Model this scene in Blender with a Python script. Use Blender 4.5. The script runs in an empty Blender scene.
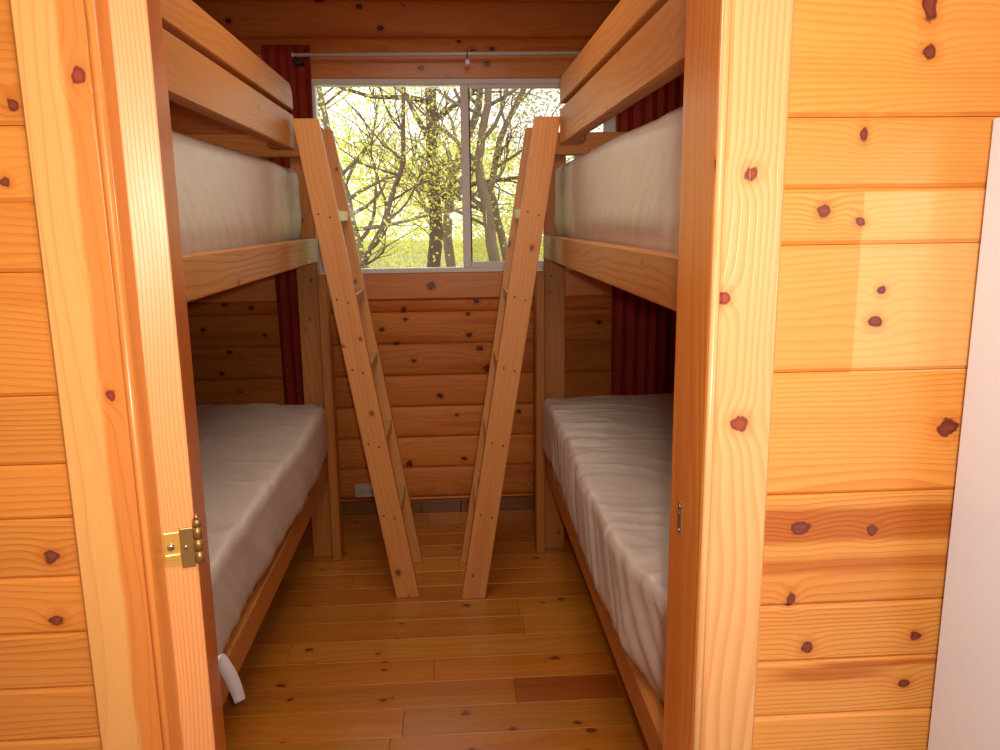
import bpy, bmesh, math, random
from mathutils import Vector, Matrix, noise as mn

S = bpy.context.scene
COL = S.collection
PI = math.pi
rnd = random.Random(7)

# ------------------------------------------------------------------ camera
F_PX, CAM_H, ROLL = 789.0, 1.45, -0.012
d1 = Vector((-50.0, -155.0, F_PX)).normalized()          # room axis seen from the camera (right, down, forward)
r_ = Vector((1.0, ROLL, 0.0)); r_ = (r_ - d1 * r_.dot(d1)).normalized()
u_ = r_.cross(d1)
if u_.y > 0: u_ = -u_
rows = (r_, d1, u_)                                       # world x, y, z in camera coordinates
cx = Vector((rows[0].x, rows[1].x, rows[2].x))
cy = -Vector((rows[0].y, rows[1].y, rows[2].y))
cz = -Vector((rows[0].z, rows[1].z, rows[2].z))
cam_data = bpy.data.cameras.new('camera')
cam = bpy.data.objects.new('camera', cam_data); COL.objects.link(cam)
m = Matrix((cx, cy, cz)).transposed().to_4x4(); m.translation = (0, 0, CAM_H)
cam.matrix_world = m
cam_data.sensor_width = 36.0; cam_data.lens = F_PX / 1000 * 36.0
cam_data.clip_start = 0.02; cam_data.clip_end = 300
S.camera = cam

# ------------------------------------------------------------------ world, lights, exposure
S.view_settings.view_transform = 'Standard'; S.view_settings.look = 'None'
S.view_settings.gamma = 1.0; S.view_settings.use_curve_mapping = False
S.view_settings.exposure = 0.0
W = bpy.data.worlds.new('world'); S.world = W; W.use_nodes = True
wn = W.node_tree.nodes; wl = W.node_tree.links; wn.clear()
wo = wn.new('ShaderNodeOutputWorld'); wb = wn.new('ShaderNodeBackground')
wb.inputs['Color'].default_value = (1.0, 0.98, 0.93, 1); wb.inputs['Strength'].default_value = 2.5
wl.new(wb.outputs[0], wo.inputs[0])

def area(name, loc, target, power, size, color, size_y=None, spread=PI):
    d = bpy.data.lights.new(name, 'AREA'); d.energy = power; d.color = color
    d.shape = 'RECTANGLE' if size_y else 'DISK'; d.size = size
    if size_y: d.size_y = size_y
    d.spread = spread
    o = bpy.data.objects.new(name, d); COL.objects.link(o); o.location = loc
    o.rotation_euler = (Vector(target) - Vector(loc)).to_track_quat('-Z', 'Y').to_euler()
    return o
area('camera_flash', (0.032, -0.01, 1.485), (0.2, 3.0, 0.95), 12.5, 0.04, (1.0, 0.91, 0.80))
area('hall_ceiling_light', (0.15, 0.15, 2.38), (0.15, 0.9, 1.2), 7.5, 0.3, (1.0, 0.90, 0.76))
area('bedroom_fill_light', (-0.08, 2.0, 2.40), (-0.08, 2.0, 0.0), 12, 0.9, (1.0, 0.86, 0.70))  # added unseen fill that lifts the bedroom where the flash falls off, no real fixture

# ------------------------------------------------------------------ object helpers
def link(name, me, mat, parent=None):
    o = bpy.data.objects.new(name, me); COL.objects.link(o)
    if mat:
        for mm in (mat if isinstance(mat, (list, tuple)) else [mat]): me.materials.append(mm)
    if parent: o.parent = parent
    return o
def tag(o, label=None, cat=None, group=None, kind=None):
    if label: o['label'] = label
    if cat: o['category'] = cat
    if group: o['group'] = group
    if kind: o['kind'] = kind
    return o
def empty(name, loc=(0, 0, 0), rot=(0, 0, 0)):
    o = bpy.data.objects.new(name, None); COL.objects.link(o)
    o.location = loc; o.rotation_euler = rot; o.empty_display_size = 0.1
    return o

class MB:
    def __init__(s): s.bm = bmesh.new()
    def box(s, lo, hi, bev=0.0, seg=1, mat=0, mtx=None):
        lo, hi = Vector(lo), Vector(hi)
        r = bmesh.ops.create_cube(s.bm, size=1.0)
        vs = r['verts']; c = (lo + hi) / 2; d = hi - lo
        for v in vs: v.co = Vector((v.co.x * d.x, v.co.y * d.y, v.co.z * d.z)) + c
        fs = set(f for v in vs for f in v.link_faces)
        if bev > 0:
            es = set(e for v in vs for e in v.link_edges)
            rr = bmesh.ops.bevel(s.bm, geom=list(es), offset=bev, segments=seg, affect='EDGES', profile=0.5)
            fs = set(rr['faces']) | set(f for f in fs if f.is_valid)
            vs = list(set(v for f in fs for v in f.verts))
        for f in fs: f.material_index = mat
        if mtx is not None:
            for v in vs: v.co = mtx @ v.co
        return vs
    def prism(s, pts, axis, a, b, mat=0, smooth=False):
        """closed outline pts (2D) extruded along axis from a to b"""
        def P(p, t):
            if axis == 'X': return Vector((t, p[0], p[1]))
            if axis == 'Y': return Vector((p[0], t, p[1]))
            return Vector((p[0], p[1], t))
        A = [s.bm.verts.new(P(p, a)) for p in pts]; B = [s.bm.verts.new(P(p, b)) for p in pts]
        n = len(pts); fs = []
        for i in range(n):
            f = s.bm.faces.new((A[i], A[(i + 1) % n], B[(i + 1) % n], B[i])); f.smooth = smooth; fs.append(f)
        fs.append(s.bm.faces.new(A[::-1])); fs.append(s.bm.faces.new(B))
        for f in fs: f.material_index = mat
        bmesh.ops.recalc_face_normals(s.bm, faces=fs)
        return A + B
    def tube(s, pts, radii, seg=8, caps=True, mat=0):
        pts = [Vector(p) for p in pts]; rings = []
        if not isinstance(radii, (list, tuple)): radii = [radii] * len(pts)
        prev = None
        for i, p in enumerate(pts):
            t = (pts[min(i + 1, len(pts) - 1)] - pts[max(i - 1, 0)]).normalized()
            if prev is None:
                a = Vector((0, 0, 1)) if abs(t.z) < .9 else Vector((1, 0, 0))
                n = t.cross(a).normalized()
            else:
                n = (prev - t * prev.dot(t)).normalized()
            prev = n; b = t.cross(n)
            rings.append([s.bm.verts.new(p + (n * math.cos(2 * PI * k / seg) + b * math.sin(2 * PI * k / seg)) * radii[i]) for k in range(seg)])
        for i in range(len(rings) - 1):
            for k in range(seg):
                f = s.bm.faces.new((rings[i][k], rings[i][(k + 1) % seg], rings[i + 1][(k + 1) % seg], rings[i + 1][k]))
                f.smooth = True; f.material_index = mat
        if caps:
            s.bm.faces.new(rings[0][::-1]).material_index = mat; s.bm.faces.new(rings[-1]).material_index = mat
    def build(s, name, mat, parent=None):
        me = bpy.data.meshes.new(name); s.bm.normal_update(); s.bm.to_mesh(me); s.bm.free()
        return link(name, me, mat, parent)

def part_box(name, lo, hi, mat, parent, bev=0.003, seg=1):
    b = MB(); b.box(lo, hi, bev, seg); return b.build(name, mat, parent)

# ------------------------------------------------------------------ materials
class NT:
    def __init__(s, name):
        s.m = bpy.data.materials.new(name); s.m.use_nodes = True
        s.t = s.m.node_tree; s.t.nodes.clear(); s.L = s.t.links
    def n(s, kind, **kw):
        x = s.t.nodes.new('ShaderNode' + kind)
        for k, v in kw.items(): setattr(x, k, v)
        return x
    def set(s, sock, v):
        if hasattr(v, 'node'): s.L.new(v, sock)
        elif v is not None: sock.default_value = v
    def math(s, op, a, b=None, c=None, clamp=False):
        x = s.n('Math', operation=op, use_clamp=clamp)
        s.set(x.inputs[0], a)
        if b is not None: s.set(x.inputs[1], b)
        if c is not None: s.set(x.inputs[2], c)
        return x.outputs[0]
    def vmath(s, op, a, b=None, out=0):
        x = s.n('VectorMath', operation=op); s.set(x.inputs[0], a)
        if b is not None: s.set(x.inputs[1], b)
        return x.outputs[out]
    def mix(s, f, a, b, blend='MIX'):
        x = s.n('Mix', data_type='RGBA', blend_type=blend); s.set(x.inputs[0], f)
        s.set(x.inputs[6], a if hasattr(a, 'node') else (*a, 1)); s.set(x.inputs[7], b if hasattr(b, 'node') else (*b, 1))
        return x.outputs[2]
    def comb(s, x, y, z):
        c = s.n('CombineXYZ'); s.set(c.inputs[0], x); s.set(c.inputs[1], y); s.set(c.inputs[2], z); return c.outputs[0]
    def noise(s, vec, scale=1.0, detail=2.0, rough=0.5, dim='3D'):
        x = s.n('TexNoise', noise_dimensions=dim); s.set(x.inputs['Vector'], vec)
        x.inputs['Scale'].default_value = scale; x.inputs['Detail'].default_value = detail; x.inputs['Roughness'].default_value = rough
        return x.outputs[0]
    def smooth(s, v, a, b, to0=0.0, to1=1.0):
        x = s.n('MapRange', interpolation_type='SMOOTHSTEP'); s.set(x.inputs[0], v)
        x.inputs[1].default_value = a; x.inputs[2].default_value = b; x.inputs[3].default_value = to0; x.inputs[4].default_value = to1
        return x.outputs[0]
    def finish(s, color, rough=0.4, coat=0.0, bump=None, bump_d=0.001, **kw):
        p = s.n('BsdfPrincipled'); s.set(p.inputs['Base Color'], color if hasattr(color, 'node') else (*color, 1))
        s.set(p.inputs['Roughness'], rough); p.inputs['Coat Weight'].default_value = coat
        p.inputs['Coat Roughness'].default_value = kw.get('coat_rough', 0.18)
        p.inputs['Metallic'].default_value = kw.get('metal', 0.0)
        if bump is not None:
            b = s.n('Bump'); b.inputs['Distance'].default_value = bump_d; b.inputs['Strength'].default_value = kw.get('bump_s', 1.0)
            s.set(b.inputs['Height'], bump); s.L.new(b.outputs[0], p.inputs['Normal'])
        o = s.n('OutputMaterial'); s.L.new(p.outputs[0], o.inputs[0])
        return s.m

def wood(name, axis, light, dark, knotc=(0.10, 0.025, 0.008), rings=42.0, wander=2.2, knots=(), patches=(), generic=0.5,
         cell=(0.42, 0.11), ksize=0.085, vary=0.25, rough=0.38, coat=0.25, coat_rough=0.2, contrast=0.75, island=True, blotch=0.25, fibf=420.0):
    t = NT(name)
    tc = t.n('TexCoord'); sp = t.n('SeparateXYZ'); t.L.new(tc.outputs['Object'], sp.inputs[0])
    X, Y, Z = sp.outputs
    if axis == 'X': u, v = X, t.math('ADD', Y, Z)
    elif axis == 'Y': u, v = Y, t.math('ADD', X, Z)
    else: u, v = Z, t.math('ADD', X, Y)
    oi = t.n('ObjectInfo').outputs['Random']
    isl = t.n('NewGeometry').outputs['Random Per Island'] if island else oi
    seed = t.math('ADD', t.math('MULTIPLY', isl, 37.0), t.math('MULTIPLY', oi, 11.0))
    # explicit knots (u, v, half length, half height)
    dmin = None; uv0 = t.comb(u, v, 0.0)
    for (ku, kv, ra, rb) in knots:
        q = t.vmath('MULTIPLY', t.vmath('SUBTRACT', uv0, (ku, kv, 0)), (1 / ra, 1 / rb, 0))
        l = t.vmath('LENGTH', q, out=1)
        dmin = l if dmin is None else t.math('MINIMUM', dmin, l)
    if generic > 0:
        vo = t.n('TexVoronoi', voronoi_dimensions='3D', feature='F1')
        vec = t.comb(t.math('DIVIDE', u, cell[0]), t.math('DIVIDE', v, cell[1]), seed)
        t.L.new(vec, vo.inputs['Vector']); vo.inputs['Scale'].default_value = 1.0
        # distance measured in the plane only
        dv = t.vmath('SUBTRACT', vec, vo.outputs['Position'])
        dv = t.vmath('MULTIPLY', dv, (cell[0] / ksize / 0.11, cell[1] / ksize / 0.085, 0.9))
        sx = t.n('SeparateXYZ'); t.L.new(vo.outputs['Color'], sx.inputs[0])
        size = t.math('MULTIPLY_ADD', sx.outputs[1], 0.9, 0.75)
        l = t.math('MULTIPLY', t.vmath('LENGTH', dv, out=1), size)
        off = t.math('MULTIPLY', t.math('GREATER_THAN', sx.outputs[0], generic), 50.0)
        l = t.math('ADD', l, off)
        dmin = l if dmin is None else t.math('MINIMUM', dmin, l)
    if dmin is None: dmin = t.math('ADD', u, 1000.0)
    wob = t.noise(t.comb(t.math('MULTIPLY', u, 75.0), t.math('MULTIPLY', v, 95.0), seed), 1.0, 2.0)
    dk = t.math('ADD', dmin, t.math('MULTIPLY_ADD', wob, 1.3, -0.65))
    near = t.math('POWER', 2.718, t.math('MULTIPLY', t.math('MULTIPLY', dmin, dmin), -0.16))
    # growth rings
    w1 = t.noise(t.comb(t.math('MULTIPLY', u, 1.1), t.math('MULTIPLY', v, 5.5), seed), 1.0, 2.0, 0.45)
    w2 = t.noise(t.comb(t.math('MULTIPLY', u, 9.0), t.math('MULTIPLY', v, 26.0), seed), 1.0, 1.0)
    R = t.math('ADD', t.math('MULTIPLY', v, rings), t.math('MULTIPLY', w1, wander * 4.0))
    R = t.math('ADD', R, t.math('MULTIPLY', w2, 0.35))
    R = t.math('ADD', R, t.math('MULTIPLY', near, 1.3))
    fr = t.math('FRACT', R)
    g = t.math('MULTIPLY', t.smooth(fr, 0.25, 0.86), t.smooth(fr, 0.88, 1.0, 1.0, 0.0))
    fib = t.noise(t.comb(t.math('MULTIPLY', u, 6.0), t.math('MULTIPLY', v, fibf), seed), 1.0, 2.0, 0.6)
    gstr = t.smooth(t.noise(t.comb(t.math('MULTIPLY', u, 0.8), t.math('MULTIPLY', v, 9.0), t.math('ADD', seed, 5.0)), 1.0, 1.0), 0.3, 0.7, 0.3, 1.0)
    gg = t.math('MULTIPLY', t.math('MULTIPLY', g, gstr), contrast)
    gg = t.math('ADD', gg, t.math('MULTIPLY_ADD', fib, 0.26, -0.10), clamp=True)
    col = t.mix(gg, light, dark)
    # sapwood / heartwood streaks
    hb = t.smooth(t.noise(t.comb(t.math('MULTIPLY', u, 0.9), t.math('MULTIPLY', v, 13.0), t.math('ADD', seed, 9.0)), 1.0, 2.0, 0.5), 0.52, 0.66)
    col = t.mix(t.math('MULTIPLY', hb, blotch), col, tuple(c * k for c, k in zip(dark, (0.95, 0.72, 0.6))))
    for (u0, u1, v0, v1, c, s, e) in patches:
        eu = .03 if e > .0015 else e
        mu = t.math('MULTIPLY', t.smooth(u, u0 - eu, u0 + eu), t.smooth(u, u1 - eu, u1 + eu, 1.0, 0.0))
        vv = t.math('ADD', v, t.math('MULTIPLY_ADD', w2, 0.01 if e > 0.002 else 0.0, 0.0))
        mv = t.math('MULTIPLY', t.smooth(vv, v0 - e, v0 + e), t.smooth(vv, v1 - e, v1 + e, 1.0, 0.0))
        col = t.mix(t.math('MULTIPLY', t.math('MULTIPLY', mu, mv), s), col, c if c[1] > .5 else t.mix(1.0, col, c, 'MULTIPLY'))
    # knots
    halo = t.smooth(dk, 1.0, 2.4, 1.0, 0.0)
    col = t.mix(t.math('MULTIPLY', halo, 0.35), col, tuple(c * k for c, k in zip(dark, (0.9, 0.6, 0.5))))
    kc = t.mix(t.smooth(dk, 0.3, 0.9), tuple(min(1, c * 1.9) for c in knotc), knotc)
    col = t.mix(t.smooth(dk, 0.75, 1.1, 1.0, 0.0), col, kc)
    # board to board tone
    tone = t.math('MULTIPLY_ADD', isl, vary, 1.0 - vary * 0.5)
    hue = t.math('MULTIPLY_ADD', t.math('FRACT', t.math('MULTIPLY', isl, 7.31)), vary * 0.6, 1.0 - vary * 0.3)
    tv = t.comb(tone, t.math('MULTIPLY', tone, hue), t.math('MULTIPLY', tone, t.math('MULTIPLY', hue, hue)))
    col = t.mix(1.0, col, tv, 'MULTIPLY')
    return t.finish(col, rough, coat, bump=t.math('SUBTRACT', t.math('MULTIPLY', fib, 0.4), t.math('MULTIPLY', g, 0.5)), bump_d=0.0006, coat_rough=coat_rough)

def plain(name, color, rough=0.5, metal=0.0, coat=0.0, bumpscale=None, bump_d=0.0005, var=0.06):
    t = NT(name); tc = t.n('TexCoord').outputs['Object']
    nz = t.noise(tc, 14.0, 3.0)
    c = t.mix(t.math('MULTIPLY', nz, var), color, tuple(x * 0.3 for x in color))
    return t.finish(c, rough, coat, bump=t.noise(tc, bumpscale or 60.0, 2.0), bump_d=bump_d, metal=metal)

PINE_L, PINE_D = (0.86, 0.375, 0.085), (0.66, 0.20, 0.026)
RY = 0.92      # plane of the hall side of the doorway wall
vy = RY        # v = y + z on planks of that wall: shift
rk = [(0.545, 1.681, .009, .018), (0.549, 1.631, .010, .008), (0.480, 1.542, .005, .009), (0.438, 1.455, .008, .008), (0.484, 1.443, .0065, .0055),
      (0.516, 1.361, .006, .006), (0.510, 1.322, .009, .0075), (0.616, 1.187, .014, .012), (0.434, 1.061, .012, .011), (0.529, 1.055, .008, .008),
      (0.428, 0.964, .006, .009), (0.453, 0.894, .0085, .0085), (0.601, 0.904, .008, .007), (0.591, 0.836, .008, .007)]
lk = [(-0.487, 1.058, .009, .009), (-0.491, 0.976, .010, .008), (-0.467, 1.577, .007, .007), (-0.485, 1.497, .006, .006)]
M = {}
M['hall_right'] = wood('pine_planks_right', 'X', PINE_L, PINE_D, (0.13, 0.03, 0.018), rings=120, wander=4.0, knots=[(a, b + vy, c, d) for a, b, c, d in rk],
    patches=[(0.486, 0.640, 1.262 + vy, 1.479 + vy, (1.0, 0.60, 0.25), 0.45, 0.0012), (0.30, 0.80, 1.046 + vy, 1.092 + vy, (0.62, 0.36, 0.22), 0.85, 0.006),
             (0.30, 0.80, 1.004 + vy, 1.024 + vy, (0.68, 0.45, 0.3), 0.85, 0.007), (0.47, 0.80, 0.868 + vy, 0.879 + vy, (0.60, 0.35, 0.22), 0.8, 0.003),
             (0.42, 0.56, 0.851 + vy, 0.868 + vy, (0.65, 0.42, 0.28), 0.8, 0.004)],
    generic=0, vary=0.13, contrast=0.6, blotch=0.2, rough=0.32, coat=0.3)
M['hall_left'] = wood('pine_planks_left', 'X', (0.84, 0.335, 0.065), PINE_D, (0.16, 0.04, 0.02), rings=105, wander=4.0, knots=[(a, b + vy, c, d) for a, b, c, d in lk],
    generic=0, vary=0.14, contrast=0.6, blotch=0.25, rough=0.3, coat=0.3)
cv = RY - 0.017
ck = [(0.343, 1.498, .0085, .0085), (0.319, 1.357, .007, .008), (0.343, 1.205, .011, .010)]
M['casing_r'] = wood('pale_pine_casing', 'Z', (0.90, 0.49, 0.20), (0.72, 0.29, 0.07), (0.20, 0.04, 0.018), rings=125, wander=4.2,
    knots=[(b, a + cv, d, c) for a, b, c, d in ck], generic=0, vary=0.0, contrast=0.55, blotch=0.05, island=False)
M['casing_l'] = wood('two_tone_casing', 'Z', (0.93, 0.48, 0.145), (0.82, 0.33, 0.07), (0.20, 0.035, 0.02), rings=60, wander=3.0,
    knots=[(1.605, -0.387 + cv, .010, .008), (1.259, -0.390 + cv, .008, .0065)], generic=0, vary=0.0, contrast=0.3, blotch=0.05, island=False,
    patches=[(-1, 3, -0.397 + cv, -0.35 + cv, (0.85, 0.47, 0.25), 0.75, 0.004)])
M['jamb'] = wood('orange_pine_jamb', 'Z', (0.74, 0.27, 0.045), (0.58, 0.155, 0.02), fibf=90.0, rings=45, wander=2.5, generic=0.12, cell=(0.5, 0.1), vary=0.1, contrast=0.4, blotch=0.3)
M['oak'] = wood('pale_oak_lipping', 'Z', (0.93, 0.42, 0.15), (0.74, 0.25, 0.06), fibf=160.0, rings=230, wander=5.0, generic=0.0, vary=0.05, contrast=0.55, blotch=0.1, coat=0.15)
M['strip'] = wood('red_stained_strip', 'Z', (0.78, 0.19, 0.020), (0.60, 0.13, 0.013), rings=60, generic=0.0, vary=0.05, contrast=0.4)
M['strip_dark'] = wood('dark_stained_strip', 'Z', (0.20, 0.085, 0.02), (0.12, 0.045, 0.012), rings=60, generic=0.0, vary=0.05, contrast=0.4)
LOG_L, LOG_D = (0.74, 0.235, 0.038), (0.52, 0.125, 0.017)
LK = [(-.235, 1.033, .014), (-.227, .985, .012), (.076, 1.008, .014), (.079, .901, .014), (.131, .836, .02), (.164, .736, .02), (-.069, .601, .016), (-.233, .257, .018), (.32, .51, .014),
      (-.957, 1.052, .012), (-1.075, .843, .014), (-1.121, .737, .012), (-.293, 2.307, .014), (-.386, 2.399, .016), (.209, 2.219, .012), (-.9, .92, .01), (-1.19, .95, .012), (.6, .45, .015), (-.4, .62, .012), (.72, .95, .014)]
M['log'] = wood('varnished_log', 'X', LOG_L, LOG_D, (0.07, 0.016, 0.006), knots=[(a, b + 3.82, c, c * .8) for a, b, c in LK], rings=26, wander=2.2, generic=0.5, cell=(0.36, 0.16), ksize=0.17, vary=0.3, contrast=0.5, rough=0.6, coat=0.0, blotch=0.5)
M['log_y'] = wood('varnished_log_side', 'Y', LOG_L, LOG_D, (0.07, 0.016, 0.006), rings=26, wander=2.2, generic=0.5, cell=(0.36, 0.16), ksize=0.17, vary=0.3, contrast=0.5, rough=0.6, coat=0.0, blotch=0.5)
M['beam'] = wood('flat_pine_board', 'X', (0.76, 0.27, 0.055), (0.60, 0.17, 0.028), (0.10, 0.02, 0.008), rings=40, knots=[(-.098, 1.141 + 3.806, .022, .018), (-.115, 2.129 + 3.804, .014, .014), (.185, 2.146 + 3.804, .016, .014)], generic=0.15, cell=(0.35, 0.12), ksize=0.14, vary=0.12, contrast=0.4)
M['floor'] = wood('floor_boards', 'X', (0.56, 0.205, 0.022), (0.38, 0.105, 0.010), (0.10, 0.02, 0.006), rings=34, wander=2.0, patches=[(.17, .50, 2.166, 2.299, (.74, .47, .38), .9, .001)], generic=0.5, cell=(0.30, 0.10), ksize=0.12, vary=0.28, contrast=0.4,
                  rough=0.36, coat=0.35, coat_rough=0.22, blotch=0.3)
BED_L, BED_D = (0.50, 0.18, 0.030), (0.34, 0.095, 0.012)
bk = dict(generic=0.6, cell=(0.45, 0.09), ksize=0.075, vary=0.14, contrast=0.4, rough=0.48, coat=0.1, rings=48)
for a in 'XYZ': M['bed' + a] = wood('bunk_lumber_' + a.lower(), a, BED_L, BED_D, (0.14, 0.035, 0.012), **bk)
M['ladder'] = wood('ladder_lumber', 'Z', (0.70, 0.30, 0.085), (0.56, 0.19, 0.04), (0.17, 0.045, 0.015), generic=0.65, cell=(0.30, 0.10), ksize=0.10, vary=0.12, contrast=0.3, rough=0.45, coat=0.12, rings=40)
M['rung'] = wood('rung_lumber', 'Y', (0.50, 0.27, 0.10), (0.40, 0.18, 0.055), generic=0.0, vary=0.1, contrast=0.35, rough=0.28, coat=0.5, rings=48)
M['hallfloor'] = M['floor']
M['brass'] = plain('polished_brass', (0.95, 0.60, 0.14), 0.28, metal=0.5)
M['brass_dark'] = plain('tarnished_brass', (0.42, 0.26, 0.09), 0.4, metal=0.7)
M['steel'] = plain('steel_screw', (0.6, 0.58, 0.55), 0.3, metal=1.0)
M['bolt'] = plain('dark_bolt', (0.10, 0.06, 0.04), 0.4, metal=0.6)
M['white'] = plain('white_vinyl', (0.90, 0.88, 0.90), 0.4)
M['rod'] = plain('white_rod', (0.80, 0.78, 0.76), 0.25, coat=0.4)
M['black'] = plain('black_rubber', (0.02, 0.02, 0.02), 0.5)
M['ivory'] = plain('ivory_plastic', (0.62, 0.55, 0.42), 0.35)
M['fridge'] = plain('white_enamel', (0.74, 0.80, 0.90), 0.30, coat=0.2, bumpscale=300, bump_d=0.0002, var=0.02)
M['ceiling'] = wood('ceiling_boards', 'X', (0.60, 0.25, 0.07), (0.46, 0.15, 0.035), generic=0.3, vary=0.2)
M['ribbon'] = plain('white_ribbon', (0.85, 0.84, 0.88), 0.4)
M['deck'] = plain('plywood', (0.45, 0.26, 0.11), 0.6, bumpscale=30)

def curtain_mat():
    t = NT('dark_red_cloth'); tc = t.n('TexCoord').outputs['Object']
    w = t.noise(t.vmath('MULTIPLY', tc, (90, 90, 3)), 1.0, 2.0)
    c = t.mix(w, (0.26, 0.016, 0.006), (0.36, 0.028, 0.012))
    wv = t.n('TexWave', wave_type='BANDS', bands_direction='X'); t.L.new(tc, wv.inputs[0]); wv.inputs['Scale'].default_value = 60
    return t.finish(c, 0.75, 0.0, bump=wv.outputs[1], bump_d=0.0006)
M['curtain'] = curtain_mat()
def plastic_mat():
    t = NT('clear_plastic_over_ticking'); tc = t.n('TexCoord').outputs['Object']
    n1 = t.noise(t.vmath('MULTIPLY', tc, (5, 9, 14)), 1.0, 3.0, 0.6)
    c = t.mix(n1, (0.54, 0.445, 0.385), (0.65, 0.55, 0.485))
    big = t.noise(t.vmath('MULTIPLY', tc, (6, 3, 6)), 2.0, 4.0, 0.65)
    return t.finish(c, 0.46, 0.25, bump=big, bump_d=0.004, coat_rough=0.22, bump_s=0.6)
M['plastic'] = plastic_mat()
def glass_mat(name, tint):
    t = NT(name)
    tr = t.n('BsdfTransparent'); tr.inputs[0].default_value = (*tint, 1)
    gl = t.n('BsdfGlossy'); gl.inputs['Roughness'].default_value = 0.015
    fr = t.n('Fresnel'); fr.inputs[0].default_value = 1.5
    mx = t.n('MixShader'); t.L.new(fr.outputs[0], mx.inputs[0]); t.L.new(tr.outputs[0], mx.inputs[1]); t.L.new(gl.outputs[0], mx.inputs[2])
    o = t.n('OutputMaterial'); t.L.new(mx.outputs[0], o.inputs[0]); return t.m
M['glass'] = glass_mat('window_glass', (0.93, 0.94, 0.92))
M['glass2'] = glass_mat('screened_glass', (0.82, 0.82, 0.80))
def leaf_mat(name, c1, c2, trans=0.6):
    t = NT(name)
    r = t.n('NewGeometry').outputs['Random Per Island']
    c = t.mix(r, c1, c2)
    d = t.n('BsdfDiffuse'); tl = t.n('BsdfTranslucent'); t.L.new(c, d.inputs[0]); t.L.new(c, tl.inputs[0])
    mx = t.n('MixShader'); mx.inputs[0].default_value = trans; t.L.new(d.outputs[0], mx.inputs[1]); t.L.new(tl.outputs[0], mx.inputs[2])
    o = t.n('OutputMaterial'); t.L.new(mx.outputs[0], o.inputs[0]); return t.m
M['leaf_y'] = leaf_mat('yellow_green_leaves', (0.95, 0.88, 0.22), (0.72, 0.78, 0.16), .7)
M['leaf_g'] = leaf_mat('green_leaves', (0.46, 0.56, 0.15), (0.72, 0.72, 0.30))
M['leaf_d'] = leaf_mat('olive_leaves', (0.42, 0.44, 0.14), (0.72, 0.60, 0.24))
def bark(name, a, b):
    t = NT(name); tc = t.n('TexCoord').outputs['Object']
    n1 = t.noise(t.vmath('MULTIPLY', tc, (22, 22, 5)), 1.0, 4.0, 0.65)
    return t.finish(t.mix(n1, a, b), 0.9, 0.0, bump=n1, bump_d=0.02)
M['bark_d'] = bark('dark_bark', (0.05, 0.032, 0.022), (0.20, 0.14, 0.10))
M['bark_l'] = bark('pale_bark', (0.12, 0.085, 0.055), (0.30, 0.23, 0.15))
M['soil'] = plain('leafy_ground', (0.42, 0.38, 0.22), 0.95, bumpscale=8, bump_d=0.05, var=0.6)
M['path'] = plain('pale_gravel', (0.8, 0.76, 0.68), 0.9, bumpscale=20, bump_d=0.01)

# ------------------------------------------------------------------ the setting
WY = 3.82                # window wall
RX0, RX1 = -1.60, 1.44   # bedroom side walls
CZ = 2.46                # ceiling height
DL, DR = -0.364, 0.302   # faces of the two jambs
DT = 2.03

# floor: individual boards across the room
b = MB(); fr = random.Random(3)
y = 2.03 - 0.135 * 24
row = 0
b.box((-2.3, -1.3, -0.06), (2.3, 4.1, -0.0185))
while y < 4.0:
    x = -2.3 + fr.uniform(-0.6, 0)
    joints = {25: [0.17, 0.50], 24: [-0.172, 1.3], 26: [-0.087, 0.9]}.get(row)
    if joints: xs = [-2.3, -1.2] + joints + [2.3]
    else:
        xs = [-2.3]
        while xs[-1] < 2.3: xs.append(min(2.3, xs[-1] + fr.uniform(0.5, 1.7)))
    for a, c in zip(xs[:-1], xs[1:]):
        b.box((a + .0004, y + .0004, -0.0185), (c - .0004, y + 0.135 - .0004, 0.0), 0.0012)
    y += 0.135; row += 1
fl = b.build('floor', M['floor']); tag(fl, 'varnished knotty pine board floor', kind='structure')

def log_profile(y0, z0, z1, sgn, bulge=0.014, base=0.05, n=9):
    """rounded log face towards -sgn*y"""
    pts = [(y0 + sgn * base, z0), (y0 + sgn * base, z1)]
    h = (z1 - z0)
    for i in range(n + 1):
        a = -0.5 + i / n
        d = math.sqrt(max(0.0, 1 - (2 * a) ** 2 * 0.93))
        pts.append((y0 - sgn * bulge * (d - 0.26), z1 - h * (i / n)))
    return pts
WX0, WX1, WZ0, WZ1 = -0.607, 0.765, 1.205, 2.083
seams = [-0.087 + 0.1573 * k for k in range(8)] + [1.08]      # up to the board below the window
seams = [0.0] + [s for s in seams if s > 0.03 and s < 1.05] + [1.08]
b = MB()
for z0, z1 in zip(seams[:-1], seams[1:]):
    b.prism(log_profile(WY + .012, z0, z1, 1), 'X', RX0 - .1, RX1 + .1, smooth=True)
side = [1.205, 1.353, 1.51, 1.668, 1.826, 1.983, 2.08]
for z0, z1 in zip(side[:-1], side[1:]):
    b.prism(log_profile(WY + .012, z0, z1, 1), 'X', RX0 - .1, WX0 - .012, smooth=True)
    b.prism(log_profile(WY + .012, z0, z1, 1), 'X', WX1 + .012, RX1 + .1, smooth=True)
for z0, z1 in ((2.19, 2.265), (2.265, 2.425), (2.425, 2.56)):
    b.prism(log_profile(WY + .012, z0, z1, 1), 'X', RX0 - .1, RX1 + .1, smooth=True)
b.box((RX0 - .1, WY + .05, 0), (WX0 - .03, WY + .16, 2.56)); b.box((WX1 + .03, WY + .05, 0), (RX1 + .1, WY + .16, 2.56))
b.box((WX0 - .03, WY + .05, 0), (WX1 + .03, WY + .16, WZ0 - .02)); b.box((WX0 - .03, WY + .05, WZ1 + .01), (WX1 + .03, WY + .16, 2.56))
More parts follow.
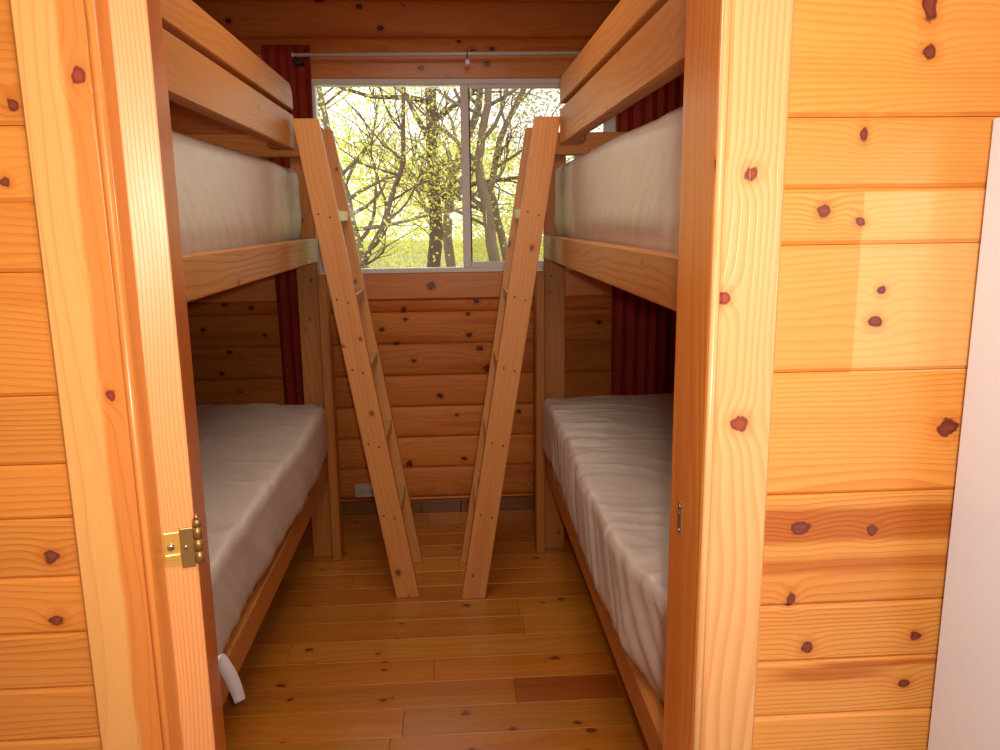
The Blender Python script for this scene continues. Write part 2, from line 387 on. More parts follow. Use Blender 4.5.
wbk = b.build('wall_back', M['log']); tag(wbk, 'far wall of stacked rounded varnished pine logs around the window', kind='structure')
for nm, x0, sg in (('wall_left', RX0, -1), ('wall_right', RX1, 1)):
    b = MB()
    zs = [0.0] + [0.07 + 0.1573 * k for k in range(16)]
    for z0, z1 in zip(zs[:-1], zs[1:]):
        pr = log_profile(x0, z0, z1, sg)
        b.prism(pr, 'Y', 1.085, WY + .01, smooth=True)
    b.box((x0 + sg * .05 if sg > 0 else x0 - .15, 1.085, 0), (x0 + .15 if sg > 0 else x0 - .05, WY + .01, 2.5))
    o = b.build(nm, M['log_y']); tag(o, 'side wall of rounded pine logs behind the bunks', kind='structure')
# flat boards above and below the window
b = MB(); b.box((RX0, WY - 0.014, 1.0805), (RX1, WY + 0.04, 1.203), 0.003); tag(b.build('trim_1', M['beam']), kind='structure')
b = MB(); b.box((RX0, WY - 0.016, 2.085), (RX1, WY + 0.04, 2.189), 0.003); tag(b.build('trim_2', M['beam']), kind='structure')
M['base'] = wood('dark_baseboard_wood', 'X', (0.20, 0.08, 0.02), (0.13, 0.045, 0.012), generic=0.1, vary=0.15)
b = MB(); b.box((RX0, WY - 0.028, 0.0), (-0.18, WY + 0.0, 0.066), 0.003); b.box((-0.178, WY - 0.028, 0.0), (0.02, WY, 0.066), 0.003); b.box((0.022, WY - 0.028, 0), (RX1, WY, 0.066), 0.003)
tag(b.build('baseboard_back', M['base']), kind='structure')
# ceiling over both rooms
b = MB()
for k in range(36): b.box((-2.2, -1.25 + k * .145, CZ), (2.2, -1.25 + k * .145 + .1435, CZ + .02), 0.003)
b.box((-2.3, -1.3, CZ + .02), (2.3, 4.0, CZ + .08))
tag(b.build('ceiling', M['ceiling']), kind='structure')

# doorway wall, hall side planks
def planks(name, x0, x1, seams_, mat, label):
    b = MB()
    for z0, z1 in zip(seams_[:-1], seams_[1:]):
        b.box((x0, RY, z0 + .0004), (x1, RY + .016, z1 - .0004), 0.0045)
    b.box((x0, RY + .014, 0), (x1, 1.045 if x0 < 0 else 1.085, CZ))
    o = b.build(name, mat); tag(o, label, kind='structure'); return o
sr = [0.0, .095, .175, .255, .335, .415, .49, .57, .645, .72, .794, .874, .954, 1.105, 1.262, 1.416, 1.481, 1.561, 1.718, 1.80, 1.88, 2.03, 2.11, 2.19, 2.30, CZ]
sl = [0.0, .07, .15, .22, .29, .37, .44, .515, .59, .665, .738, .812, .883, .957, 1.031, 1.106, 1.173, 1.256, 1.398, 1.475, 1.556, 1.70, 1.78, 1.86, 2.0, 2.08, 2.2, 2.3, CZ]
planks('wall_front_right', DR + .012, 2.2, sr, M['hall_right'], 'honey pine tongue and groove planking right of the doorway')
planks('wall_front_left', -2.2, -.404, sl, M['hall_left'], 'honey pine tongue and groove planking left of the doorway')
b = MB(); b.box((DL - .012, RY, DT + .02), (DR + .012, 1.085, CZ)); tag(b.build('wall_front_top', M['hall_left']), 'pine wall above the doorway', kind='structure')
# rest of the hall behind the camera
b = MB()
for k in range(16): b.box((-2.2, -1.3, k * .154), (2.2, -1.28, k * .154 + .153), 0.004)
tag(b.build('wall_hall_back', M['hall_left']), 'pine plank wall behind the viewer', kind='structure')
for nm, x in (('wall_hall_left', -2.22), ('wall_hall_right', 2.2)):
    b = MB()
    for k in range(16): b.box((x, -1.28, k * .154), (x + .02, RY, k * .154 + .153), 0.004)
    tag(b.build(nm, wood(nm + '_planks', 'Y', PINE_L, PINE_D, generic=0.2)), 'pine plank side wall of the hall', kind='structure')

# doorway frame
door = empty('door_1', (0, 0, 0)); tag(door, 'open doorway framed in pine with the door leaf folded back at the left', kind='structure')
def P(*a, **k): return part_box(*a, **k)
P('casing', (-0.450, RY - .017, 0), (-0.375, RY, DT + .08), M['casing_l'], door, 0.003)
P('casing', (0.313, RY - .017, 0), (0.383, RY, DT + .08), M['casing_r'], door, 0.003)
P('casing', (-0.374, RY - .017, DT + .01), (0.312, RY, DT + .08), M['beam'], door, 0.003)
P('jamb', (DL - .012, RY - .012, 0), (DL, .9425, DT + .015), M['jamb'], door, 0.003, 2)
P('jamb', (DR, RY - .012, 0), (DR + .012, 1.045, DT + .015), M['jamb'], door, 0.003, 2)
P('jamb', (DL, RY - .012, DT), (DR, 1.045, DT + .02), M['beam'], door, 0.003, 2)
for x in (DL - .0045, DR + .0045):
    b = MB(); b.tube([(x, RY - .0165, 0), (x, RY - .0165, DT)], 0.0052, 12); b.build('bead_moulding', M['casing_r'] if x > 0 else M['casing_l'], door)
# door leaf folded back into the bedroom, seen edge on at the left jamb
th = math.atan2(0.289, 0.957)
leaf_b = MB(); leaf_b.box((.0005, .004, .012), (.0395, .60, DT - .008), .0015)
leaf = leaf_b.build('door_leaf', M['strip'], door); leaf.location = (-.3665, .944, 0); leaf.rotation_euler = (0, 0, th)
leaf['label'] = 'red brown door leaf folded back into the bedroom'
o = part_box('edge_band', (0, 0, .012), (.040, .0045, DT - .008), M['oak'], leaf, .0012); o['label'] = 'pale oak edge of the door'
HZ = 1.052
b = MB(); b.box((.002, -.0028, HZ - .023), (.0215, 0, HZ + .022), .0012, 2); b.box((.0025, -.0050, HZ - .014), (.021, -.0025, HZ - .006), .0012, 2)
o = b.build('hinge_leaf', M['brass'], leaf); o['label'] = 'polished brass leaf'
b = MB(); b.box((.0218, -.0040, HZ - .027), (.0375, 0, HZ + .026), .0012, 2)
o = b.build('hinge_leaf', M['brass_dark'], leaf); o['label'] = 'dark tarnished leaf'
b = MB(); zz = [HZ - .022, HZ - .006, HZ + .010, HZ + .026, HZ + .036]
for a, c in zip(zz[:-1], zz[1:]): b.tube([(.0425, -.003, a + .0003), (.0425, -.003, c - .0003)], 0.0052, 14)
b.tube([(.0425, -.003, HZ + .036), (.0425, -.003, HZ + .039), (.0425, -.003, HZ + .043)], [0.0032, 0.0034, 0.0012], 12)
b.build('hinge_knuckle', M['brass_dark'], leaf)
for xx, z, r in ((.0105, HZ + .003, .0046), (.0275, HZ + .001, .0030)):
    b = MB(); b.tube([(xx, -.0030, z), (xx, -.0056, z), (xx, -.0062, z)], [r, r * .9, r * .45], 14); b.build('screw', M['steel'], leaf)
# strike plate on the right jamb
b = MB()
b.box((DR - .0012, 0.9875, 1.028), (DR + .001, 1.0035, 1.0375), .0004); b.box((DR - .0012, 0.9875, 1.0605), (DR + .001, 1.0035, 1.073), .0004)
b.box((DR - .0012, 0.9875, 1.0375), (DR + .001, 0.9915, 1.0605)); b.box((DR - .0012, 0.9995, 1.0375), (DR + .001, 1.0035, 1.0605))
sp_ = b.build('strike_plate', M['brass_dark'], door)
b = MB(); b.box((DR - .0022, 0.992, 1.037), (DR - .0006, 0.999, 1.058), .0005); o = b.build('strike_latch', M['steel'], sp_)
for z in (1.033, 1.067):
    b = MB(); b.tube([(DR - .001, 0.9955, z), (DR - .002, 0.9955, z), (DR - .0024, 0.9955, z)], [.003, .0028, .0015], 10); b.build('screw', M['steel'], sp_)

# window
win = empty('window_1', (0, 0, 0)); tag(win, 'white vinyl sliding window looking onto leafy woods', kind='structure')
FY0, FY1 = WY - .012, WY + .07
P('window_frame', (WX0 - .02, FY0, WZ1 - .022), (WX1 + .02, FY1, WZ1 + .002), M['white'], win, .002)
P('window_frame', (WX0 - .02, FY0, WZ0 - .001), (WX1 + .02, FY1, WZ0 + .020), M['white'], win, .002)
P('window_frame', (WX0 - .02, FY0, WZ0 + .0205), (WX0 + .006, FY1, WZ1 - .0225), M['white'], win, .002)
P('window_frame', (WX1 - .006, FY0, WZ0 + .0205), (WX1 + .02, FY1, WZ1 - .0225), M['white'], win, .002)
P('mullion', (0.060, FY0 - .002, WZ0 + .0205), (0.098, FY0 + .030, WZ1 - .0225), M['white'], win, .003)
sash = P('window_sash', (0.098, FY0 + .004, WZ0 + .0205), (WX1 - .0065, FY0 + .028, WZ0 + .046), M['white'], win, .002)
P('sash_rail', (0.098, FY0 + .004, WZ1 - .040), (WX1 - .0065, FY0 + .028, WZ1 - .0225), M['white'], sash, .002)
P('sash_rail', (WX1 - .035, FY0 + .004, WZ0 + .0465), (WX1 - .0065, FY0 + .028, WZ1 - .0405), M['white'], sash, .002)
g_ = P('seal', (0.0985, FY0 + .010, WZ0 + .0465), (0.104, FY0 + .022, WZ1 - .0405), M['black'], sash, 0); g_['label'] = 'black rubber seal'
P('pane', (0.1045, FY0 + .014, WZ0 + .0465), (WX1 - .0355, FY0 + .018, WZ1 - .0405), M['glass2'], win, 0)
P('pane', (WX0 + .0065, FY0 + .034, WZ0 + .0205), (0.075, FY0 + .038, WZ1 - .0225), M['glass'], win, 0)
P('latch', (0.048, FY0 - .008, 1.60), (0.062, FY0 + .006, 1.65), M['white'], win, .003)

# ------------------------------------------------------------------ curtains and rod
def curtain(x0, x1, z0, z1, label, folds, seed):
    n, mz = folds * 12, 46; bm = bmesh.new(); g = []
    for i in range(n + 1):
        c = []
        for j in range(mz + 1):
            t = i / n; z = z1 + (z0 - z1) * j / mz
            a = 2 * PI * folds * t + 0.7 * math.sin(z * 2 + seed) + .5 * math.sin(t * 9 + seed)
            amp = 0.008 + 0.007 * min(1, (z1 - z) / 0.5)
            x = x0 + (x1 - x0) * t + 0.004 * math.sin(a * 2) + 0.006 * math.sin(z * 3 + seed)
            c.append(bm.verts.new((x, WY - .062 + amp * math.sin(a), z)))
        g.append(c)
    for i in range(n):
        for j in range(mz):
            f = bm.faces.new((g[i][j], g[i + 1][j], g[i + 1][j + 1], g[i][j + 1])); f.smooth = True
    me = bpy.data.meshes.new('curtain'); bm.to_mesh(me); bm.free()
    o = link('curtain', me, M['curtain']); sm = o.modifiers.new('thick', 'SOLIDIFY'); sm.thickness = 0.003
    return tag(o, label, 'curtain')
curtain(-0.82, -0.605, 0.06, 2.218, 'dark red curtain gathered at the left edge of the window, behind the left bunk', 5, 1.0)
curtain(0.775, 1.22, 0.06, 2.218, 'dark red curtain at the right edge of the window, behind the right bunk', 8, 2.0)
rod = empty('curtain_rod', (-0.672, WY - .105, 2.168)); tag(rod, 'thin white curtain rod above the window', 'curtain rod')
b = MB(); b.tube([(0, 0, 0), (1.56, 0, .012)], 0.0085, 12); b.tube([(-.004, 0, 0), (.004, 0, 0)], .010, 12); b.build('rod', M['rod'], rod)
for x in (0.012, 1.54):
    b = MB(); b.box((x - .008, -.004, -.040), (x + .030, .08, -.022), .003); b.tube([(x, 0, -.03), (x, 0, -.006)], .006, 8); b.box((x - .008, .06, -.045), (x + .03, .085, -.005), .003)
    k_ = b.build('bracket', M['black'], rod); k_['label'] = 'dark metal bracket at the rod end'
b = MB(); b.tube([(0.765, .010, -.016), (0.765, .008, .012), (0.765, -.010, .016), (0.765, -.012, -.004)], .0022, 8); b.build('hook', M['black'], rod)
b = MB(); b.box((0.755, -.004, -.042), (0.777, .008, -.018), .003); b.build('clip', M['rod'], rod)

# ------------------------------------------------------------------ electrical outlet
ot = empty('wall_outlet', (-0.449, WY - .0215, 0.127), (0, math.radians(-1.5), 0)); tag(ot, 'small ivory electrical outlet low on the log wall behind the left ladder', 'outlet')
b = MB(); b.box((-.0575, 0, -.035), (.0575, .006, .035), .002, 2); b.box((-.045, .004, -.027), (.045, .02, .027)); b.build('cover_plate', M['ivory'], ot)
for x in (-.0195, .0195):
    b = MB(); b.box((x - .0155, -.003, -.014), (x + .0155, .001, .014), .004, 2); r0 = b.build('receptacle', M['ivory'], ot)
    b = MB(); b.box((x - .007, -.0034, .004), (x + .003, -.0028, .0062)); b.box((x - .007, -.0034, -.0062), (x + .003, -.0028, -.004)); b.tube([(x + .009, -.0028, 0), (x + .009, -.0034, 0)], .0024, 8)
    b.build('slot', M['black'], r0)
b = MB(); b.tube([(0, .0005, 0), (0, -.0012, 0)], .003, 10); b.build('screw', M['steel'], ot)

# ------------------------------------------------------------------ bunk beds
RZ = ((0.362, 0.450), (1.288, 1.384))
YF, YN = 3.335, 1.22
def bunk(sx, face, wall, guard_end, label):
    """sx: -1 left bed, +1 right bed; face = x of aisle side of the rails"""
    bd = empty('bunk_bed', ((face + wall) / 2, (YF + YN) / 2, 0)); tag(bd, label, 'bunk bed', 'pair of bunk beds')
    ox, oy = bd.location.x, bd.location.y
    out = 1 if sx < 0 else -1           # direction towards the aisle
    def B(name, x0, x1, y0, y1, z0, z1, mat, bev=.004, parent=None, seg=1):
        a, c = sorted((x0, x1))
        return part_box(name, (a - ox, y0 - oy, z0), (c - ox, y1 - oy, z1), mat, parent or bd, bev, seg)
    inn = face - out * 0.038
    PT = 1.79
    # posts: a wide board behind the rails and a narrow one lapped on the aisle side
    for y0, y1, ys in ((YF - .038, YF, YF - .085), (YN, YN + .038, YN)):
        wide = B('post', face - out * .001, face - out * .090, y0, y1, 0, PT if y0 > 2 else 1.93, M['bedZ'])
        if y0 > 2: B('post_facing', face + out * .001, face + out * .040, ys, ys + .089, 0, 1.24, M['bedZ'])
        B('post', wall, wall + out * .089, y0, y1, 0, PT, M['bedZ'])
        yb = y0 - .006
        for z in (1.33, 1.31, 1.215, .40):
            q = MB(); q.tube([(face - out * .03 - ox, yb + .007 - oy, z), (face - out * .03 - ox, yb + .002 - oy, z)], .0055, 8); q.build('bolt', M['bolt'], wide)
    # side rails, both levels and both sides
    for z0, z1 in RZ:
        B('side_rail', face, inn, YN + .04 if z0 < 1 else YN + .04, YF - .039, z0, z1, M['bedY'])
        B('side_rail', wall, wall + out * .038, YN + .04, YF - .039, z0, z1, M['bedY'])
        B('end_rail', inn - out * .055, wall + out * .09, YF - .038, YF - .002, z0, z1, M['bedX'])
        B('end_rail', inn - out * .055, wall + out * .09, YN + .002, YN + .038, z0, z1, M['bedX'])
        B('mattress_board', inn - out * .002, wall + out * .04, YN + .045, YF - .045, z0 + .012, z0 + .027, M['deck'], .001)
    # guard rails (stop short of the ladder), the upper one with a sawn-off corner
    gi = face - out * .038
    gx0, gx1 = sorted((face - ox, gi - ox)); y0, y1 = YN - oy, guard_end - oy
    q = MB(); q.prism([(y0, 1.838), (y1, 1.838), (y1, 1.882), (y1 - .012, 1.908), (y1 - .045, 1.924), (y0, 1.924)], 'X', gx0, gx1)
    bmesh.ops.bevel(q.bm, geom=list(q.bm.edges), offset=.003, segments=1, affect='EDGES'); q.build('guard_rail', M['bedY'], bd)
    B('guard_rail', face, gi, YN, guard_end, 1.702, 1.822, M['bedY'])
    B('guard_upright', gi - out * .001, gi - out * .039, guard_end - .092, guard_end - .004, 1.703, 1.90, M['bedZ'])
    # board across the foot, resting on the post tops
    B('foot_board', face, wall, YF - .077, YF - .039, 1.700, 1.789, M['bedX'])
    B('head_board', face - out * .04, wall, YN + .04, YN + .078, 1.702, 1.822, M['bedX'])
    return bd
bunk(-1, -0.545, RX0 + .045, 2.965, 'varnished timber bunk bed along the left wall, with two guard rails')
bunk(1, 0.387, RX1 - .045, 2.83, 'varnished timber bunk bed along the right wall, with two guard rails')

def mattress(name, x_in, x_wall, y0, y1, z0, z1, out, over, wrinkle, seed, label, diag=0.0, crown=.012, rt=.016):
    """plastic covered mattress; x_in = aisle side"""
    w = abs(x_wall - x_in); L = y1 - y0; H = z1 - z0
    loc = Vector(((x_in + x_wall) / 2, (y0 + y1) / 2, z0))
    nx, ny, nz = 100, 200, 18; r = 0.045
    bm = bmesh.new(); cache = {}
    def V(i, j, k):
        key = (i, j, k)
        if key in cache: return cache[key]
        a, bb, c = i / nx, j / ny, k / nz
        # position in box, a=0 aisle side
        p = Vector((a * w, bb * L, c * H))
        # rounded upright corners, then the rounded top and bottom edges
        side_pt = i in (0, nx) or j in (0, ny)
        qx, qy = min(max(p.x, r), w - r), min(max(p.y, r), L - r)
        dx, dy = p.x - qx, p.y - qy
        if dx and dy:
            mx = max(abs(dx), abs(dy)); ln = math.hypot(dx, dy); dx *= mx / ln; dy *= mx / ln
            p.x, p.y = qx + dx, qy + dy
        e = 0.0 if side_pt else (r - math.hypot(dx, dy) if (dx or dy) else min(p.x, w - p.x, p.y, L - p.y))
        if dx or dy: inw = Vector((-dx, -dy, 0)).normalized()
        else: inw = Vector((1, 0, 0)) if p.x < w - p.x and p.x < min(p.y, L - p.y) else (Vector((-1, 0, 0)) if w - p.x < min(p.y, L - p.y) else (Vector((0, 1, 0)) if p.y < L - p.y else Vector((0, -1, 0))))
        for top in (1, 0):
            dz = (H - p.z) if top else p.z
            A_, B_ = rt - e, rt - dz
            if A_ > 0 and B_ > 0:
                mx = max(A_, B_); ln = math.hypot(A_, B_)
                a2, b2 = A_ * mx / ln, B_ * mx / ln
                p += inw * (A_ - a2); p.z += (b2 - B_) * (1 if top else -1)
        nrm = -inw if side_pt and rt < c * H < H - rt else Vector((0, 0, 1))
        # bulge of the aisle side over the rail, crown on top
        sa = max(0.0, 1 - p.x / 0.12); hz = max(0, p.z) / H
        bz = min(1.0, max(0, hz - .10) / .30); bz = bz * bz * (3 - 2 * bz) * (1.0 - .12 * max(0, hz - .6) / .4)
        p.x -= over * min(1.0, max(0.0, p.y - .08) / .25) * sa * bz * (1.0 + .14 * math.sin(p.y * 4 + seed))
        if c > 0.5: p.z += (crown * math.sin(PI * a) + 0.006 * mn.noise(Vector((p.x * 4, p.y * 3, seed)))) * (c - .5) * 2
        # wrinkles
        if wrinkle > 0:
            if abs(nrm.x) > .6:   # side: slanting drape folds
                t2 = p.y * 9 + p.z * 9 * (1 if diag >= 0 else -1)
                w_ = mn.noise(Vector((t2 * 1.4, p.z * 1.5, seed + 5)))
                ridge = max(0, 1 - abs(w_) * 3.2) ** 2
                p += nrm * (ridge * .007 + .004 * mn.noise(Vector((p.y * 5, p.z * 7, seed)))) * max(wrinkle, .35)
            else:
                wx = p.x + .10 * mn.noise(Vector((p.x * 3, p.y * 3, seed + 1))); wy_ = p.y + .10 * mn.noise(Vector((p.x * 3, p.y * 3, seed + 2)))
                al = wx * math.cos(diag) + wy_ * math.sin(diag); ac = -wx * math.sin(diag) + wy_ * math.cos(diag)
                n1 = mn.noise(Vector((al * 2.2, ac * 9, seed + 3))); n2 = mn.noise(Vector((al * 4.5, ac * 21, seed + 4)))
                msk = min(1.0, max(0.35, .65 + 1.3 * mn.noise(Vector((p.x * 2.2, p.y * 1.7, seed + 6)))))
                p += nrm * (max(0, 1 - abs(n1) * 3.4) ** 2 * .009 + max(0, 1 - abs(n2) * 3.2) ** 2 * .004) * msk * wrinkle
        x = x_in - out * p.x if True else 0
        v = bm.verts.new((x - loc.x, y0 + p.y - loc.y, p.z)); cache[key] = v
        return v
    def quad(a, b_, c, d):
        f = bm.faces.new((a, b_, c, d)); f.smooth = True
    for i in range(nx):
        for j in range(ny):
            quad(V(i, j, nz), V(i + 1, j, nz), V(i + 1, j + 1, nz), V(i, j + 1, nz))
            quad(V(i, j, 0), V(i, j + 1, 0), V(i + 1, j + 1, 0), V(i + 1, j, 0))
    for k in range(nz):
        for j in range(ny):
            quad(V(0, j, k), V(0, j, k + 1), V(0, j + 1, k + 1), V(0, j + 1, k))
            quad(V(nx, j, k), V(nx, j + 1, k), V(nx, j + 1, k + 1), V(nx, j, k + 1))
        for i in range(nx):
            quad(V(i, 0, k), V(i + 1, 0, k), V(i + 1, 0, k + 1), V(i, 0, k + 1))
            quad(V(i, ny, k), V(i, ny, k + 1), V(i + 1, ny, k + 1), V(i + 1, ny, k))
    bmesh.ops.recalc_face_normals(bm, faces=bm.faces)
    me = bpy.data.meshes.new(name); bm.to_mesh(me); bm.free()
    root = empty(name, loc); tag(root, label, 'mattress', 'plastic covered mattresses')
    link('plastic_cover', me, M['plastic'], root)
    return root, loc
zl = RZ[0][0] + .028; zu = RZ[1][0] + .028
MY0, MY1 = YN + .05, YF - .08
m1, m1loc = mattress('mattress', -0.594, RX0 + .09, MY0, MY1 - .0, zl, 0.700, 1, .066, .85, 2.0, 'lower mattress of the left bunk, in smooth clear plastic with a white tie', .9)
m2, _ = mattress('mattress', 0.429, RX1 - .09, MY0, MY1, zl, 0.700, -1, .060, 1.25, 5.0, 'lower mattress of the right bunk, in heavily crumpled plastic', -.35)
m3, _ = mattress('mattress', -0.602, RX0 + .09, MY0, MY1, zu, 1.655, 1, .016, .22, 8.0, 'upper mattress of the left bunk, plastic covered, behind the guard rails', .2, rt=.035)
m4, _ = mattress('mattress', 0.440, RX1 - .09, MY0, MY1, zu, 1.660, -1, .020, .22, 11.0, 'upper mattress of the right bunk, plastic covered, behind the guard rails', .2, rt=.035)

# white tie hanging from the lower left mattress
def ribbon(pts, widths, wdir, name, mat, parent, th=.0012):
    bm = bmesh.new(); R = []
    pts = [Vector(p) for p in pts]; wdir = Vector(wdir).normalized()
    N = 24; P2 = []; W2 = []
    for k in range(N + 1):
        t = k / N * (len(pts) - 1); i = min(int(t), len(pts) - 2); f = t - i
        p0, p1, p2, p3 = pts[max(i - 1, 0)], pts[i], pts[i + 1], pts[min(i + 2, len(pts) - 1)]
        P2.append(0.5 * ((2 * p1) + (p2 - p0) * f + (2 * p0 - 5 * p1 + 4 * p2 - p3) * f * f + (3 * p1 - p0 - 3 * p2 + p3) * f ** 3))
        W2.append(widths[i] * (1 - f) + widths[i + 1] * f)
    for p, w in zip(P2, W2): R.append((bm.verts.new(p - wdir * w / 2), bm.verts.new(p + wdir * w / 2)))
    for a, c in zip(R[:-1], R[1:]):
        f = bm.faces.new((a[0], a[1], c[1], c[0])); f.smooth = True
    me = bpy.data.meshes.new(name); bm.to_mesh(me); bm.free()
    o = link(name, me, mat, parent); sm = o.modifiers.new('thick', 'SOLIDIFY'); sm.thickness = th; return o
def rel(p): return tuple(Vector(p) - m1loc)
o = ribbon([rel(p) for p in ((-.524, 1.538, .505), (-.514, 1.562, .548), (-.504, 1.590, .495), (-.497, 1.612, .440), (-.494, 1.626, .398))], [.016, .020, .030, .028, .024], (.9, .3, .35), 'tie_strap', M['ribbon'], m1)
o['label'] = 'white tie hanging off the mattress corner'
b = MB(); b.tube([rel(p) for p in ((-.562, 1.600, .662), (-.538, 1.574, .645), (-.521, 1.566, .605), (-.517, 1.560, .575), (-.516, 1.560, .546))], .0028, 8); o = b.build('cord', M['ribbon'], m1); o['label'] = 'white cord of the tie'

# ------------------------------------------------------------------ ladders
RUNGS = (0.355, 0.640, 0.925, 1.185, 1.488)
def ladder(xb, xt, y_near, y_far, wid, label, seed):
    tilt = math.atan2(xt - xb, 1.8); H = 1.8
    root = empty('bunk_ladder', (xb, (y_near + y_far + .038) / 2, 0)); tag(root, label, 'ladder', 'ladders leaning on the bunks')
    oy = root.location.y; ct, st = math.cos(tilt), math.sin(tilt)
    # rails are cut level with the floor at both ends: work in rotated local frame (z along the rail)
    inv = Matrix.Rotation(-tilt, 4, 'Y')
    def rail(yn, dz):
        q = MB(); hw = wid / 2 / ct
        xs = (xt - xb) * ((H + dz) / H)
        vs = q.prism([(-hw, 0), (hw, 0), (xs + hw, H + dz), (xs - hw, H + dz)], 'Y', yn - oy, yn + .038 - oy)
        for v in vs: v.co = inv @ v.co
        bmesh.ops.bevel(q.bm, geom=list(q.bm.edges), offset=.003, segments=2, affect='EDGES')
        o = q.build('ladder_rail', M['ladder'], root); o.rotation_euler = (0, tilt, 0)
        return o
    r1 = rail(y_near, 0); r2 = rail(y_far, 0)
    for z in RUNGS:
        x = (xt - xb) * z / H; hw = wid / 2 / ct
        q = MB(); q.box((x - hw + .002, y_near + .0382 - oy, z - .038), (x + hw - .002, y_far - .0002 - oy, z), .003, 2)
        q.build('rung', M['rung'], root)
        for rr, ys in ((r1, y_near), ):
            for dx, dz in ((-.022, -.012), (.018, -.024)):
                s = MB(); c = Vector((x + dx, 0, z + dz))
                s.tube([inv @ Vector((c.x, ys + .001 - oy, c.z)), inv @ Vector((c.x, ys - .0016 - oy, c.z))], .0036, 8)
                s.build('screw', M['bolt'], rr)
    return root
ladder(-0.199, -0.493, 2.88, 3.205, .088, 'wooden ladder leaning against the left bunk, its foot towards the aisle', 1)
ladder(0.0565, 0.349, 2.85, 3.185, .090, 'wooden ladder leaning against the right bunk, its foot towards the aisle', 2)

# ------------------------------------------------------------------ refrigerator at the right edge
fx0, fy0, fy1, fz = 0.599, 0.22, 0.872, 1.553
rf = empty('refrigerator', (fx0 + .31, (fy0 + fy1) / 2, 0)); tag(rf, 'plain white refrigerator side at the right edge, against the plank wall', 'refrigerator')
def RB(name, lo, hi, mat, bev=.003, parent=None):
    d = rf.location; return part_box(name, (lo[0] - d.x, lo[1] - d.y, lo[2]), (hi[0] - d.x, hi[1] - d.y, hi[2]), mat, parent or rf, bev, 3)
RB('cabinet', (fx0, fy0 + .06, .05), (fx0 + .62, fy1, fz), M['fridge'])
RB('freezer_door', (fx0 + .002, fy0, 1.09), (fx0 + .618, fy0 + .055, fz - .002), M['fridge'], .012)
RB('fridge_door', (fx0 + .002, fy0, .10), (fx0 + .618, fy0 + .055, 1.08), M['fridge'], .012)
RB('kick_plate', (fx0 + .01, fy0 + .07, .01), (fx0 + .61, fy0 + .09, .055), M['black'], .002)
for xx in (fx0 + .05, fx0 + .57):
    for yy in (fy0 + .12, fy1 - .06):
        q = MB(); d = rf.location; q.tube([(xx - d.x, yy - d.y, 0), (xx - d.x, yy - d.y, .055)], .018, 12); q.build('foot', M['black'], rf)

# ------------------------------------------------------------------ the woods outside
GZ = -0.35
b = MB(); n = 40; vs = {}
for i in range(n + 1):
    for j in range(n + 1):
        x = -34 + 68 * i / n; y = 4.4 + 50 * (j / n) ** 1.3
        z = GZ + .12 * mn.noise(Vector((x * .3, y * .3, 0))) + max(0, y - 12) * .012
        vs[i, j] = b.bm.verts.new((x, y, z))
for i in range(n):
    for j in range(n): b.bm.faces.new((vs[i, j], vs[i + 1, j], vs[i + 1, j + 1], vs[i, j + 1])).smooth = True
tag(b.build('ground', M['soil']), 'leafy woodland ground outside the window', kind='structure')

def leaves(clumps, per, size, seed, name, mat, parent=None):
    """clumps: (centre, radii); small folded leaf blades"""
    rr = random.Random(seed); vt = []; fc = []
    for (c, rad) in clumps:
        for k in range(per):
            while True:
                q = Vector((rr.uniform(-1, 1), rr.uniform(-1, 1), rr.uniform(-1, 1)))
                if q.length < 1: break
            p = Vector(c) + Vector((q.x * rad[0], q.y * rad[1], q.z * rad[2]))
            s = size * rr.uniform(.6, 1.3)
            a = Vector((rr.uniform(-1, 1), rr.uniform(-1, 1), rr.uniform(-1, .6))).normalized()
            n_ = Vector((rr.uniform(-1, 1), rr.uniform(-1, 1), rr.uniform(-1, 1))); bb = a.cross(n_).normalized(); up = a.cross(bb)
            i0 = len(vt)
            vt += [p, p + a * s * .5 + bb * s * .28 + up * s * .1, p + a * s, p + a * s * .5 - bb * s * .28 + up * s * .1]
            fc.append((i0, i0 + 1, i0 + 2)); fc.append((i0, i0 + 2, i0 + 3))
    me = bpy.data.meshes.new(name); me.from_pydata([tuple(v) for v in vt], [], fc); me.update()
    return link(name, me, mat, parent)

